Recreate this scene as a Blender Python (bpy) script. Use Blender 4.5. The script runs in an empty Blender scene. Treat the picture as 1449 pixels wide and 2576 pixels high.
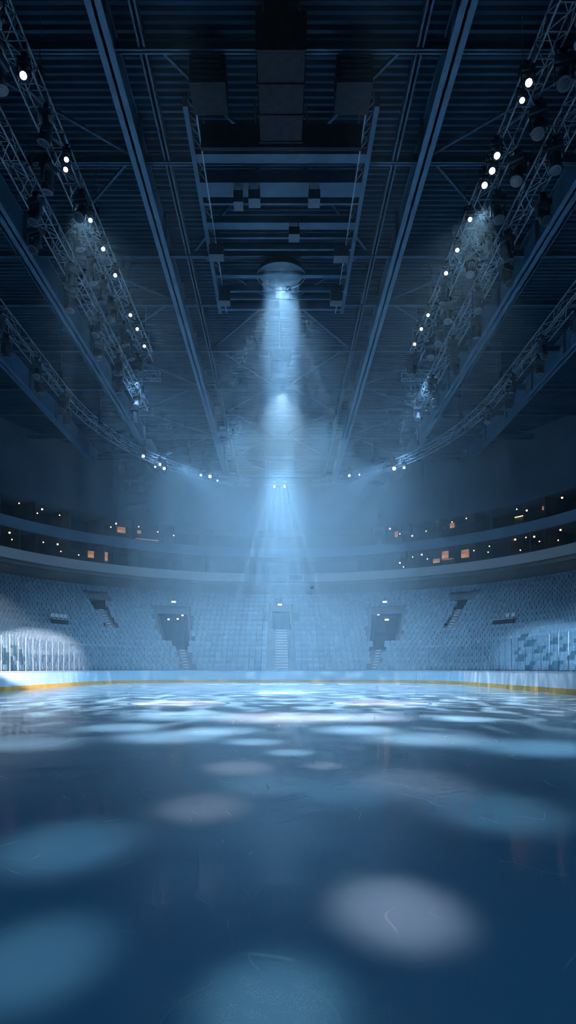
import bpy, math, random
from mathutils import Vector, Matrix
random.seed(7)
S = bpy.context.scene
COL = S.collection
PI = math.pi
F = 1717.33            # focal length in pixels of a 1449x2576 frame
VX, VY, EYE = 707.0, 1683.0, 1.25
R = random.random

def at_depth(px, py, y):
    return Vector(((px - VX) / F * y, y, EYE - (py - VY) / F * y))
def at_height(px, py, z):
    y = (z - EYE) * F / (VY - py)
    return Vector(((px - VX) / F * y, y, z))

# ------------------------------------------------------------------ materials
class Nodes:
    def __init__(self, tree):
        self.t = tree; self.n = tree.nodes; self.l = tree.links
        self.n.clear()
    def new(self, kind, **kw):
        nd = self.n.new(kind)
        for k, v in kw.items(): setattr(nd, k, v)
        return nd
    def put(self, sock, v):
        if hasattr(v, 'is_output') or isinstance(v, bpy.types.NodeSocket): self.l.new(v, sock)
        else: sock.default_value = v
    def math(self, op, a, b=0.0, c=0.0, clamp=False):
        nd = self.new('ShaderNodeMath', operation=op, use_clamp=clamp)
        self.put(nd.inputs[0], a); self.put(nd.inputs[1], b); self.put(nd.inputs[2], c)
        return nd.outputs[0]
    def step(self, x, lo, hi, a=0.0, b=1.0):
        nd = self.new('ShaderNodeMapRange', interpolation_type='SMOOTHSTEP')
        self.put(nd.inputs[0], x); nd.inputs[1].default_value = lo; nd.inputs[2].default_value = hi
        nd.inputs[3].default_value = a; nd.inputs[4].default_value = b
        return nd.outputs[0]
    def mix(self, f, a, b):
        nd = self.new('ShaderNodeMix', data_type='RGBA')
        self.put(nd.inputs[0], f)
        for s, v in ((nd.inputs[6], a), (nd.inputs[7], b)):
            if isinstance(v, tuple): s.default_value = (*v[:3], 1)
            else: self.l.new(v, s)
        return nd.outputs[2]
    def noise(self, vec, scale, detail=2.0, rough=.5, dist=0.0):
        nd = self.new('ShaderNodeTexNoise')
        if vec is not None: self.l.new(vec, nd.inputs['Vector'])
        nd.inputs['Scale'].default_value = scale; nd.inputs['Detail'].default_value = detail
        nd.inputs['Roughness'].default_value = rough; nd.inputs['Distortion'].default_value = dist
        return nd.outputs[0]
    def mapping(self, vec, scale=(1,1,1), rot=(0,0,0), loc=(0,0,0)):
        nd = self.new('ShaderNodeMapping')
        self.l.new(vec, nd.inputs[0])
        nd.inputs[1].default_value = loc; nd.inputs[2].default_value = rot; nd.inputs[3].default_value = scale
        return nd.outputs[0]

def material(name, col, rough=.5, metal=0.0, vary=.12, scale=3.0, spec=.4, per_island=0.0, bump=0.0):
    m = bpy.data.materials.new(name); m.use_nodes = True
    N = Nodes(m.node_tree)
    out = N.new('ShaderNodeOutputMaterial'); b = N.new('ShaderNodeBsdfPrincipled')
    N.l.new(b.outputs[0], out.inputs[0])
    co = N.new('ShaderNodeTexCoord').outputs['Object']
    n = N.noise(co, scale, 3.0)
    f = N.step(n, .3, .7)
    lo = tuple(c * (1 - vary) for c in col); hi = tuple(min(1, c * (1 + vary)) for c in col)
    c = N.mix(f, lo, hi)
    if per_island:
        g = N.new('ShaderNodeNewGeometry').outputs['Random Per Island']
        oi = N.new('ShaderNodeObjectInfo').outputs['Random']
        r = N.math('FRACT', N.math('ADD', g, oi))
        k = N.math('MULTIPLY_ADD', r, 2 * per_island, 1 - per_island)
        vm = N.new('ShaderNodeVectorMath', operation='SCALE')
        N.l.new(c, vm.inputs[0]); N.l.new(k, vm.inputs['Scale']); c = vm.outputs[0]
    N.l.new(c, b.inputs['Base Color'])
    b.inputs['Roughness'].default_value = rough; b.inputs['Metallic'].default_value = metal
    b.inputs['Specular IOR Level'].default_value = spec
    if bump:
        bp = N.new('ShaderNodeBump'); bp.inputs['Strength'].default_value = bump
        N.l.new(N.noise(co, scale * 6, 4.0), bp.inputs['Height']); N.l.new(bp.outputs[0], b.inputs['Normal'])
    return m

def glow(name, col, strength):
    m = bpy.data.materials.new(name); m.use_nodes = True
    N = Nodes(m.node_tree)
    out = N.new('ShaderNodeOutputMaterial'); e = N.new('ShaderNodeEmission')
    e.inputs[0].default_value = (*col, 1); e.inputs[1].default_value = strength
    N.l.new(e.outputs[0], out.inputs[0])
    if 'panel' in name:
        co = N.new('ShaderNodeTexCoord').outputs['Object']
        N.l.new(N.math('MULTIPLY', N.step(N.noise(co, 1.6, 3), .25, .75, .35, 1.3), strength), e.inputs[1])
    m.cycles.emission_sampling = 'NONE'
    return m

def glass_material():
    m = bpy.data.materials.new('clear_rink_glass'); m.use_nodes = True
    N = Nodes(m.node_tree)
    out = N.new('ShaderNodeOutputMaterial'); mx = N.new('ShaderNodeMixShader')
    tr = N.new('ShaderNodeBsdfTransparent'); gl = N.new('ShaderNodeBsdfGlossy')
    tr.inputs[0].default_value = (.96, .98, .99, 1)
    gl.inputs['Roughness'].default_value = .05; gl.inputs[0].default_value = (.8, .9, 1, 1)
    fr = N.new('ShaderNodeFresnel'); fr.inputs[0].default_value = 1.45
    f = N.math('MULTIPLY', fr.outputs[0], .28)
    N.l.new(f, mx.inputs[0]); N.l.new(tr.outputs[0], mx.inputs[1]); N.l.new(gl.outputs[0], mx.inputs[2])
    N.l.new(mx.outputs[0], out.inputs[0])
    return m

M = dict(
    girder=material('lit_girder_steel', (.056, .155, .265), .5, .0, .12, 1.5),  # lighter than the roof steel: light on the flanges put into the colour
    steel=material('painted_roof_steel', (.034, .096, .17), .5, .0, .15, 1.5, spec=.25),
    deck=material('corrugated_roof_deck', (.018, .052, .096), .7, .0, .2, .7, spec=.12),
    truss=material('aluminium_truss', (.24, .34, .44), .4, .15, .15, 4),
    dark=material('black_equipment_paint', (.02, .026, .036), .8, .0, .2, 4, spec=.08),
    casing=material('spotlight_casing', (.06, .09, .13), .45, .2, .2, 6, spec=.25),
    cable=material('steel_cable', (.3, .36, .4), .4, .6, .1, 4),
    concrete=material('stand_concrete', (.20, .22, .245), .85, .0, .15, .8, bump=.1),
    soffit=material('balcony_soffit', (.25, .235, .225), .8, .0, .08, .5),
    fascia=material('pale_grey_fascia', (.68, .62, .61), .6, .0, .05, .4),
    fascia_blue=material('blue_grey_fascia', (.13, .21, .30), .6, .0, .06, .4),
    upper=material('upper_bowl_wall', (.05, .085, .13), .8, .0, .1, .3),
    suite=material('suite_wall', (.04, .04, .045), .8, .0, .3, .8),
    wood=material('suite_wood', (.25, .16, .09), .6, .0, .2, 3),
    seat=material('blue_grey_seat_plastic', (.22, .32, .40), .45, .0, .06, 3, per_island=.12),
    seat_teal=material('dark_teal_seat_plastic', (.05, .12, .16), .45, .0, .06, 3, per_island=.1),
    seat_pale=material('pale_seat_plastic', (.52, .54, .57), .45, .0, .06, 3, per_island=.1),
    seat_foot=material('seat_bracket_metal', (.10, .12, .14), .5, .4, .1, 4),
    board=material('pale_blue_dasher_board', (.42, .62, .75), .35, .0, .03, .6),
    board_white=material('white_dasher_board', (.68, .72, .77), .3, .0, .03, .6),
    kick=material('amber_kick_plate', (.62, .33, .05), .45, .0, .12, 1.2),
    cap=material('board_cap_rail', (.45, .56, .66), .4, .0, .05, 2),
    post=material('glass_stanchion', (.26, .33, .38), .4, .2, .05, 4),
    white=material('white_sign_case', (.7, .72, .74), .5),
    nosing=material('white_stair_nosing', (.72, .76, .78), .6),
    glass=glass_material(),
    lens=glow('spotlight_lens_glow', (.86, .94, 1.0), 9),
    lens_warm=glow('warm_spotlight_glow', (1.0, .88, .74), 7),
    bulb=glow('warm_bulb_glow', (1.0, .52, .21), 5.5),
    panel=glow('warm_lit_panel', (1.0, .50, .25), .42),
    sign=glow('lit_sign_face', (.85, .95, 1.0), 2.6),
    dot=glow('small_lamp_glow', (.8, .93, 1.0), 6),
)

# ------------------------------------------------------------------ mesh helpers
class MB:
    def __init__(self): self.v = []; self.f = []
    def add(self, vs, fs):
        b = len(self.v); self.v += [tuple(x) for x in vs]; self.f += [tuple(b + i for i in f) for f in fs]
    def box(self, lo, hi, mat=None):
        x0, y0, z0 = lo; x1, y1, z1 = hi
        vs = [Vector(p) for p in ((x0,y0,z0),(x1,y0,z0),(x1,y1,z0),(x0,y1,z0),(x0,y0,z1),(x1,y0,z1),(x1,y1,z1),(x0,y1,z1))]
        if mat is not None: vs = [mat @ v for v in vs]
        self.add(vs, [(0,3,2,1),(4,5,6,7),(0,1,5,4),(1,2,6,5),(2,3,7,6),(3,0,4,7)])
    def bar(self, a, b, r, n=4, r2=None):
        a = Vector(a); b = Vector(b); d = (b - a)
        if d.length < 1e-6: return
        d.normalize()
        u = d.orthogonal().normalized() if abs(d.z) > .99 else d.cross(Vector((0,0,1))).normalized()
        w = d.cross(u); r2 = r if r2 is None else r2
        vs = []
        for p, rr in ((a, r), (b, r2)):
            for k in range(n):
                t = 2*PI*(k+.5)/n
                vs.append(p + (u*math.cos(t) + w*math.sin(t))*rr)
        fs = [(k, (k+1) % n, n+(k+1) % n, n+k) for k in range(n)] + [tuple(range(n))[::-1], tuple(range(n, 2*n))]
        self.add(vs, fs)
    def lathe(self, prof, n=14, mat=None):
        vs = []
        for r, z in prof:
            for k in range(n):
                t = 2*PI*k/n; v = Vector((r*math.cos(t), r*math.sin(t), z))
                vs.append(mat @ v if mat is not None else v)
        fs = []
        for i in range(len(prof)-1):
            for k in range(n):
                fs.append((i*n+k, i*n+(k+1) % n, (i+1)*n+(k+1) % n, (i+1)*n+k))
        fs.append(tuple(range(n))[::-1]); fs.append(tuple(range((len(prof)-1)*n, len(prof)*n)))
        self.add(vs, fs)
    def slab(self, poly, y0, y1, mat=None):          # polygon in x,z extruded along y
        n = len(poly)
        vs = [Vector((x, y0, z)) for x, z in poly] + [Vector((x, y1, z)) for x, z in poly]
        if mat is not None: vs = [mat @ v for v in vs]
        self.add(vs, [tuple(range(n)), tuple(range(n, 2*n))[::-1]] + [(k, n+k, n+(k+1) % n, (k+1) % n) for k in range(n)])
    def sweep(self, rings, closed=True):             # list of equally long point rings
        n = len(rings[0]); vs = [p for r in rings for p in r]; fs = []
        for i in range(len(rings)-1):
            for k in range(n if closed else n-1):
                fs.append((i*n+k, i*n+(k+1) % n, (i+1)*n+(k+1) % n, (i+1)*n+k))
        if closed: fs += [tuple(range(n))[::-1], tuple(range((len(rings)-1)*n, len(rings)*n))]
        self.add(vs, fs)
    def mesh(self, name, mats, smooth=False):
        me = bpy.data.meshes.new(name); me.from_pydata(self.v, [], self.f)
        for m in (mats if isinstance(mats, (list, tuple)) else [mats]): me.materials.append(m)
        if smooth:
            me.polygons.foreach_set('use_smooth', [True]*len(me.polygons))
        me.update(); return me

def fix_normals(me):
    import bmesh
    bm = bmesh.new(); bm.from_mesh(me); bmesh.ops.recalc_face_normals(bm, faces=bm.faces); bm.to_mesh(me); bm.free()

def obj(name, mb, m, parent=None, smooth=False):
    me = mb.mesh(name, m, smooth) if isinstance(mb, MB) else mb
    if isinstance(mb, MB): fix_normals(me)
    o = bpy.data.objects.new(name, me); COL.objects.link(o); o.parent = parent
    return o
def tag(o, label, cat, group=None, kind=None):
    o['label'] = label; o['category'] = cat
    if group: o['group'] = group
    if kind: o['kind'] = kind
    return o
def empty(name, loc=(0,0,0), rz=0):
    o = bpy.data.objects.new(name, None); COL.objects.link(o); o.location = loc; o.rotation_euler = (0,0,rz)
    o.empty_display_size = .2
    return o
def copy_tree(o, parent=None):
    c = o.copy(); COL.objects.link(c); c.parent = parent
    for ch in KIDS.get(o.name, ()): KIDS.setdefault(c.name, []).append(copy_tree(ch, c))
    return c
KIDS = {}
def part(name, mb, m, parent, smooth=False):
    o = obj(name, mb, m, parent, smooth); KIDS.setdefault(parent.name, []).append(o); return o
def struct(name, mb, m, label, cat, smooth=False):
    return tag(obj(name, mb, m, None, smooth), label, cat, kind='structure')

ONES = 'first second third fourth fifth sixth seventh eighth ninth tenth eleventh twelfth thirteenth fourteenth fifteenth sixteenth seventeenth eighteenth nineteenth'.split()
TENS = {20:'twent', 30:'thirt', 40:'fort', 50:'fift', 60:'sixt', 70:'sevent'}
def nth(i):                                           # 0 -> first
    i += 1
    if i < 20: return ONES[i-1]
    t, u = i//10*10, i % 10
    return TENS[t] + 'ieth' if u == 0 else TENS[t] + 'y-' + ONES[u-1]

# ------------------------------------------------------------------ the bowl's plan: an oval, straight towards the camera
BY = 48.0
def power(a): return 2.0/(2.0 + max(0.0, min(.55, .55*(26-a)/9)))   # the lower rows are squarer in plan
def ring(t, a, b):
    if t < 0: return Vector((a, BY + t*.45, 0))
    if t > 180: return Vector((-a, BY - (t-180)*.45, 0))
    r = math.radians(t); e = power(a); c_, s_ = math.cos(r), math.sin(r)
    return Vector((a*math.copysign(abs(c_)**e, c_), BY + b*max(0, s_)**e, 0))
def out_normal(t, a, b):
    if t <= 0: return Vector((1,0,0))
    if t >= 180: return Vector((-1,0,0))
    d = ring(min(179.99, t+.2), a, b) - ring(max(.01, t-.2), a, b)
    return Vector((d.y, -d.x, 0)).normalized()
def ringp(t, a, b, z):
    p = ring(t, a, b); return Vector((p.x, p.y, z))
def ring_hit(ratio, a, b):
    """angle at which x/y of the oval equals ratio"""
    lo, hi = -60., 240.
    for _ in range(50):
        mid = (lo+hi)/2; p = ring(mid, a, b)
        if p.x/p.y > ratio: lo = mid
        else: hi = mid
    return (lo+hi)/2
def band(t0, t1, prof, step=2.0):
    """closed profile of (a, b, z) swept along the oval"""
    mb = MB(); n = max(1, int(round((t1-t0)/step)))
    mb.sweep([[ringp(t0+(t1-t0)*i/n, *p) for p in prof] for i in range(n+1)])
    return mb
T0, T1 = -58.0, 238.0

# ------------------------------------------------------------------ ice
XL, XR, YE, CR = -15.4, 14.3, 63.0, 9.0
def rink_outline(off=0.0, y0=24.0, n=14):
    pts = []
    pts.append((XR+off, y0))
    for k in range(n+1):
        t = PI/2*k/n; pts.append((XR-CR+(CR+off)*math.cos(t), YE-CR+(CR+off)*math.sin(t)))
    for k in range(n+1):
        t = PI/2+PI/2*k/n; pts.append((XL+CR+(CR+off)*math.cos(t), YE-CR+(CR+off)*math.sin(t)))
    pts.append((XL-off, y0))
    return pts

def ice_material():
    m = bpy.data.materials.new('rink_ice'); m.use_nodes = True
    N = Nodes(m.node_tree)
    out = N.new('ShaderNodeOutputMaterial'); b = N.new('ShaderNodeBsdfPrincipled')
    N.l.new(b.outputs[0], out.inputs[0])
    pos = N.new('ShaderNodeTexCoord').outputs['Object']
    sx = N.new('ShaderNodeSeparateXYZ'); N.l.new(pos, sx.inputs[0]); X, Y = sx.outputs[0], sx.outputs[1]
    def dist(cx, cy):
        dx = N.math('SUBTRACT', X, cx); dy = N.math('SUBTRACT', Y, cy)
        return N.math('SQRT', N.math('ADD', N.math('MULTIPLY', dx, dx), N.math('MULTIPLY', dy, dy)))
    def ringmask(d, r, w):
        return N.step(N.math('ABSOLUTE', N.math('SUBTRACT', d, r)), w*.5, w*.9, 1, 0)
    cloud = N.noise(pos, .35, 4.0, .55)
    col = N.mix(N.step(cloud, .3, .72), (.46, .64, .78), (.60, .76, .87))
    # frozen-in blade scratches: thin warped cell borders, broken up
    warp = N.new('ShaderNodeVectorMath', operation='MULTIPLY_ADD')
    wn = N.new('ShaderNodeTexNoise'); N.l.new(pos, wn.inputs['Vector']); wn.inputs['Scale'].default_value = .8; wn.inputs['Detail'].default_value = 2
    N.l.new(wn.outputs['Color'], warp.inputs[0]); warp.inputs[1].default_value = (.9,.9,0); N.l.new(pos, warp.inputs[2])
    scr = None
    for sc, rot, w, thr in ((.55, .4, .0016, .50), (1.1, 1.3, .0022, .52), (2.6, 2.2, .0035, .56)):
        vo = N.new('ShaderNodeTexVoronoi', feature='DISTANCE_TO_EDGE', voronoi_dimensions='2D')
        N.l.new(N.mapping(warp.outputs[0], (1, .38, 1), (0,0,rot)), vo.inputs['Vector']); vo.inputs['Scale'].default_value = sc
        line = N.step(vo.outputs[0], w, w*2.4, 1, 0)
        line = N.math('MULTIPLY', line, N.step(N.noise(N.mapping(pos, loc=(sc*7,3,0)), 1.3, 3), thr, thr+.12))
        scr = line if scr is None else N.math('MAXIMUM', scr, line)
    grit = N.step(N.noise(N.mapping(pos, (1,.7,1), (0,0,.5)), 55, 4, .7), .60, .72)
    d0 = dist(.0, 2.42)
    frost = N.math('MULTIPLY', N.step(d0, .28, .58, 1, 0), N.step(N.noise(pos, 6, 4, .7), .36, .62))
    speck = N.step(N.noise(pos, 110, 4, .75), .50, .58)
    frost = N.math('MULTIPLY', frost, N.math('MULTIPLY_ADD', speck, 1.0, .05))
    arc = N.math('MULTIPLY', ringmask(dist(-.20, 2.50), .50, .022), N.math('MULTIPLY', N.step(X, -.19, -.10), N.step(X, .02, .10, 1, 0)))
    arc2 = N.math('MULTIPLY', ringmask(dist(-.12, 2.42), .33, .012), N.step(X, -.02, .10))
    white = N.math('MAXIMUM', N.math('MAXIMUM', N.math('MULTIPLY', scr, .62), N.math('MULTIPLY', frost, .95)), N.math('MAXIMUM', N.math('MULTIPLY', arc, .8), N.math('MULTIPLY', arc2, .35)))
    white = N.math('MAXIMUM', white, N.math('MULTIPLY', grit, .22))
    col = N.mix(white, col, (.94, .97, .99))
    # painted markings under the ice
    for cx, cy, r, sgn in ((-3.72, 24.9, 1.85, 1), (3.62, 24.9, 1.85, -1)):
        d = dist(cx, cy)
        col = N.mix(N.math('MULTIPLY', N.step(d, r-.02, r, 1, 0), .9), col, (.86, .87, .90))
        dx = N.math('MULTIPLY', N.math('SUBTRACT', X, cx), sgn); dy = N.math('SUBTRACT', Y, cy)
        sw = N.math('SUBTRACT', dy, N.math('MULTIPLY', N.math('SINE', N.math('MULTIPLY', dx, 2.2)), .35))
        swoosh = N.math('MULTIPLY', N.step(N.math('ABSOLUTE', sw), .28, .5, 1, 0), N.math('MULTIPLY', N.step(dx, -.7, -.4), N.step(dx, .8, 1.25, 1, 0)))
        col = N.mix(N.math('MULTIPLY', swoosh, .75), col, (.80, .30, .36))
        col = N.mix(ringmask(d, r-.05, .10), col, (.06, .24, .56))
    col = N.mix(N.math('MULTIPLY', ringmask(N.math('ADD', Y, 0), 18.4, .16), .5), col, (.62, .25, .30))
    col = N.mix(N.math('MULTIPLY', ringmask(dist(-6.15, 11.8), 2.45, .10), .55), col, (.72, .84, .92))
    col = N.mix(N.math('MULTIPLY', ringmask(dist(8.1, 11.6), 4.5, .10), .45), col, (.62, .78, .90))
    N.l.new(col, b.inputs['Base Color'])
    b.inputs['Specular IOR Level'].default_value = .24
    N.l.new(N.math('MULTIPLY_ADD', white, .35, .13), b.inputs['Roughness'])
    bp = N.new('ShaderNodeBump'); bp.inputs['Strength'].default_value = .35; bp.inputs['Distance'].default_value = .02
    h = N.math('ADD', N.math('MULTIPLY', white, .12), N.math('MULTIPLY', N.noise(N.mapping(pos, (.8, .9, 1)), 1.1, 3, .5), 1.0))
    N.l.new(h, bp.inputs['Height']); N.l.new(bp.outputs[0], b.inputs['Normal'])
    return m
mb = MB()
ol = [(x, y) for x, y in rink_outline(.0, 0)] + [(XL, -12), (XR, -12)]
mb.add([(x, y, 0) for x, y in ol], [tuple(range(len(ol)))])
struct('floor', mb, ice_material(), 'scratched blue rink ice with two painted face-off circles, inside the dasher boards', 'ice')
mb = MB(); mb.box((-46, -14, -.35), (46, 96, -.02))
struct('ground', mb, M['concrete'], 'dark concrete slab beneath the ice and the stands', 'floor')

# ------------------------------------------------------------------ roof
ZC = EYE + 22.0
mb = MB(); pts = []; y = -2.0; p = .34
while y < 92:
    for dy, dz in ((0, 0), (p*.32, 0), (p*.5, .13), (p*.82, .13)): pts.append((y+dy, ZC+dz))
    y += p
mb.sweep([[Vector((x, yy, zz)) for yy, zz in pts] for x in (-46, 46)], closed=False)
mb.box((-46, -2, ZC+.3), (46, 92, ZC+.5))
struct('ceiling', mb, M['deck'], 'dark corrugated metal roof deck high above the rink', 'ceiling')

def ibeam(x, y0, y1, zb, zt, fw, mname):
    mb = MB()
    mb.box((x-fw/2, y0, zb), (x+fw/2, y1, zb+.09))
    mb.box((x-.05, y0, zb), (x+.05, y1, zt))
    mb.box((x-fw*.14, y0, zt-.09), (x+fw*.14, y1, zt))
    yy = y0 + 2
    while yy < y1:
        mb.box((x-fw/2+.03, yy-.03, zb+.05), (x+fw/2-.03, yy+.03, zt-.05)); yy += 5.75
    return mb
sides = (('left', -1), ('right', 1))
for sn, s in sides:
    for x, lab in ((5.75, 'innermost'), (12.5, 'middle'), (18.6, 'outermost')):
        struct('roof_beam', ibeam(s*x, 8, 88, EYE+20.35, ZC, .52, 'steel'), M['girder'],
               f'{lab} deep steel roof girder running lengthwise over the {sn} half of the rink', 'beam')
    for x, lab in ((4.75, 'slim steel stringer just inside the innermost girder'), (13.4, 'slim steel stringer just outside the middle girder')):
        struct('roof_beam', ibeam(s*x, 8, 88, EYE+21.2, ZC-.1, .24, 'steel'), M['steel'], f'{lab}, {sn} half of the roof', 'beam')
PUR = [17.6, 23.4, 28.6, 35.07, 39.75, 45.5, 51.7, 56.9, 62.7, 69, 75.5, 82]
for i, y in enumerate(PUR):
    mb = MB(); zb = EYE+21.15
    mb.box((-42, y-.11, zb), (42, y+.11, zb+.05)); mb.box((-42, y-.03, zb), (42, y+.03, zb+.38)); mb.box((-42, y-.11, zb+.34), (42, y+.11, zb+.38))
    struct('cross_beam', mb, M['steel'], f'thin steel purlin spanning the roof from side to side, {nth(i)} counted from above the camera', 'beam')
k = 0
for i in range(1, len(PUR)-2):
    y0, y1 = PUR[i], PUR[i+1]
    for sn, s in sides:
        for xa, xb, bay in ((6.2, 11.8, 'outer'), (4.4, .6, 'centre')):
            if (i+(bay == 'outer')) % 2 == 0: xa, xb = xb, xa
            mb = MB(); mb.bar((s*xa, y0, EYE+21.5), (s*xb, y1, EYE+21.5), .07)
            struct('roof_brace_beam', mb, M['steel'], f'diagonal roof brace in the {sn} {bay} bay beyond the {nth(i)} purlin', 'beam')

# ------------------------------------------------------------------ stands
ROWS = 15
def row_ab(k): return 17.0 + .68*k, 18.0 + .786*k
def row_z(k): return .85 + .565*k
# openings: (centre angle, half width, first row, last row+1)
def tmid(px, k): return ring_hit((px-VX)/F, *row_ab(k))
VOMS = [(90.0, 2.0, 9, 13, 'centre'), (tmid(437, 8), 4.0, 5, 12, 'left middle'), (tmid(970, 8), 4.0, 5, 12, 'right middle'), (tmid(240, 13), 2.0, 12, 14, 'left upper'), (tmid(1168, 13), 2.0, 12, 14, 'right upper')]
AISLES = [(90.0, 1.5, 0, 8, 'centre'), (tmid(463, 2), 1.3, 0, 4, 'left'), (tmid(948, 2), 1.3, 0, 4, 'right'), (tmid(258, 10), 1.0, 8, 11, 'upper left'), (tmid(1152, 10), 1.0, 8, 11, 'upper right')]
def vom_at(t, k):
    return any(abs(t-c) < w and r0 <= k < r1 for c, w, r0, r1, _ in VOMS)
cuts = sorted({T0, T1} | {c+s*w for c, w, *_ in VOMS for s in (-1, 1)} | set(float(x) for x in range(int(T0), int(T1)+1, 2)))
mb = MB()
for k in range(ROWS+1):
    a0, b0 = row_ab(k); a1, b1 = row_ab(k+1)
    a0 -= .42; b0 -= .42; a1 -= .42; b1 -= .42
    if k == ROWS: a1, b1 = 29.5, 32.0
    z0 = row_z(k-1) if k else 0.0; z1 = row_z(k)
    for t, u in zip(cuts, cuts[1:]):
        if vom_at((t+u)/2, k): continue
        mb.add([ringp(t,a0,b0,z0), ringp(u,a0,b0,z0), ringp(u,a0,b0,z1), ringp(t,a0,b0,z1)], [(0,1,2,3)])
        mb.add([ringp(t,a0,b0,z1), ringp(u,a0,b0,z1), ringp(u,a1,b1,z1), ringp(t,a1,b1,z1)], [(0,1,2,3)])
struct('stand_floor', mb, M['concrete'], 'stepped concrete terraces of the lower stand curving round the rink', 'stand')
for c, w, r0, r1, nm in VOMS:
    a0, b0 = row_ab(r0); a1, b1 = row_ab(r1); a0 -= .42; b0 -= .42; a1 -= .42; b1 -= .42
    A2, B2 = a1+2.5, b1+2.5
    zf = row_z(r0-1); zt = row_z(r1-1)
    mb = MB()
    for t in (c-w, c+w):
        e = .12 if t < c else -.12
        mb.sweep([[ringp(t, a0, b0, zf), ringp(t, A2, B2, zf), ringp(t, A2, B2, zt), ringp(t, a1, b1, zt)],
                  [ringp(t-e, a0, b0, zf), ringp(t-e, A2, B2, zf), ringp(t-e, A2, B2, zt), ringp(t-e, a1, b1, zt)]])
    mb.sweep([[ringp(t, a0, b0, zf), ringp(t, A2, B2, zf), ringp(t, A2, B2, zf-.1), ringp(t, a0, b0, zf-.1)] for t in (c-w, c, c+w)])
    mb.sweep([[ringp(t, A2, B2, zf), ringp(t, A2+.1, B2+.1, zf), ringp(t, A2+.1, B2+.1, zt), ringp(t, A2, B2, zt)] for t in (c-w, c, c+w)])
    struct('wall_tunnel', mb, M['suite'], f'dark tunnel opening through the seats, {nm} of the stand', 'tunnel')
    # balustrade round the mouth
    rt = empty('guard_rail', ringp(c, a0, b0, zf)); inv = rt.location
    mr = MB()
    for t in (c-w-.1, c+w+.1):
        mr.bar(ringp(t, a0, b0, zf+.9)-inv, ringp(t, a1, b1, zt+1.0)-inv, .025)
    mr.bar(ringp(c-w, a1+.02, b1+.02, zt+1.0)-inv, ringp(c+w, a1+.02, b1+.02, zt+1.0)-inv, .025)
    part('hand_rail', mr, M['post'], rt)
    mp = MB()
    for t in (c-w-.1, c+w+.1):
        for q in range(r1-r0+1):
            aa, bb = row_ab(r0+q); aa -= .3; bb -= .3
            mp = MB(); mp.bar(ringp(t, aa, bb, row_z(r0+q-1))-inv, ringp(t, aa, bb, zf+.9+(zt+.1-zf)*q/(r1-r0))-inv, .018)
            part('rail_post', mp, M['post'], rt)
    tag(rt, f'thin metal guard rail around the {nm} tunnel opening in the seats', 'railing')

# aisle stairs
for c, w, r0, r1, nm in AISLES:
    a, b = row_ab(r0); root = empty('aisle_stairs', ringp(c, a, b, row_z(r0))); org = root.location.copy()
    st = MB(); no = MB()
    for k in range(r0, r1+1):
        a0, b0 = row_ab(k); a0 -= .42; b0 -= .42
        z = row_z(k)
        # half step in front of each riser
        am, bm = a0-.30, b0-.30
        zm = z-.565/2; zl = z-.565 if k else z-.565
        pr = [(am, bm, zl), (a0, b0, zl), (a0, b0, zm), (am, bm, zm)]
        st.sweep([[ringp(t, *q)-org for q in pr] for t in (c-w, c, c+w)])
        for aa, bb, zz in ((am, bm, zm), (a0, b0, z)):
            no.sweep([[ringp(t, aa-.012, bb-.012, zz-.07)-org, ringp(t, aa+.09, bb+.09, zz-.07)-org, ringp(t, aa+.09, bb+.09, zz+.012)-org, ringp(t, aa-.012, bb-.012, zz+.012)-org] for t in (c-w*.62, c, c+w*.62)])
    part('tread', st, M['concrete'], root); part('stair_edge_stripe', no, M['nosing'], root)
    tag(root, f'concrete aisle stairs with white step edges, {nm} aisle of the lower stand', 'stairs')

# small lit signs above the tunnel mouths
for c, r1, px, py, nm in ((0, 13, 704, 1521, 'centre'), (0, 12, 437, 1514, 'left'), (0, 12, 968, 1514, 'right')):
    a, b = row_ab(r1); t = ring_hit((px-VX)/F, a-1.0, b-1.0); p = ring(t, a-1.0, b-1.0)
    p = at_depth(px, py, p.y); n = out_normal(t, a, b)
    rt = empty('exit_sign', p, math.atan2(n.y, n.x)-PI/2)
    mb = MB(); mb.box((-.27, .0, -.11), (.27, .09, .11)); part('sign_case', mb, M['white'], rt)
    mb = MB(); poly = [(.23*math.copysign(1, math.cos(q))*min(1, abs(math.cos(q))*1.3), .08*math.copysign(1, math.sin(q))*min(1, abs(math.sin(q))*1.3)) for q in [2*PI*(i+.5)/12 for i in range(12)]]
    mb.slab(poly, -.012, .0); part('lit_face', mb, M['sign'], rt)
    mb = MB(); mb.box((-.02, .03, .11), (.02, .07, .55)); part('hanging_bracket', mb, M['dark'], rt)
    tag(rt, f'small white lit sign above the {nm} tunnel opening in the stand', 'sign')

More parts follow.
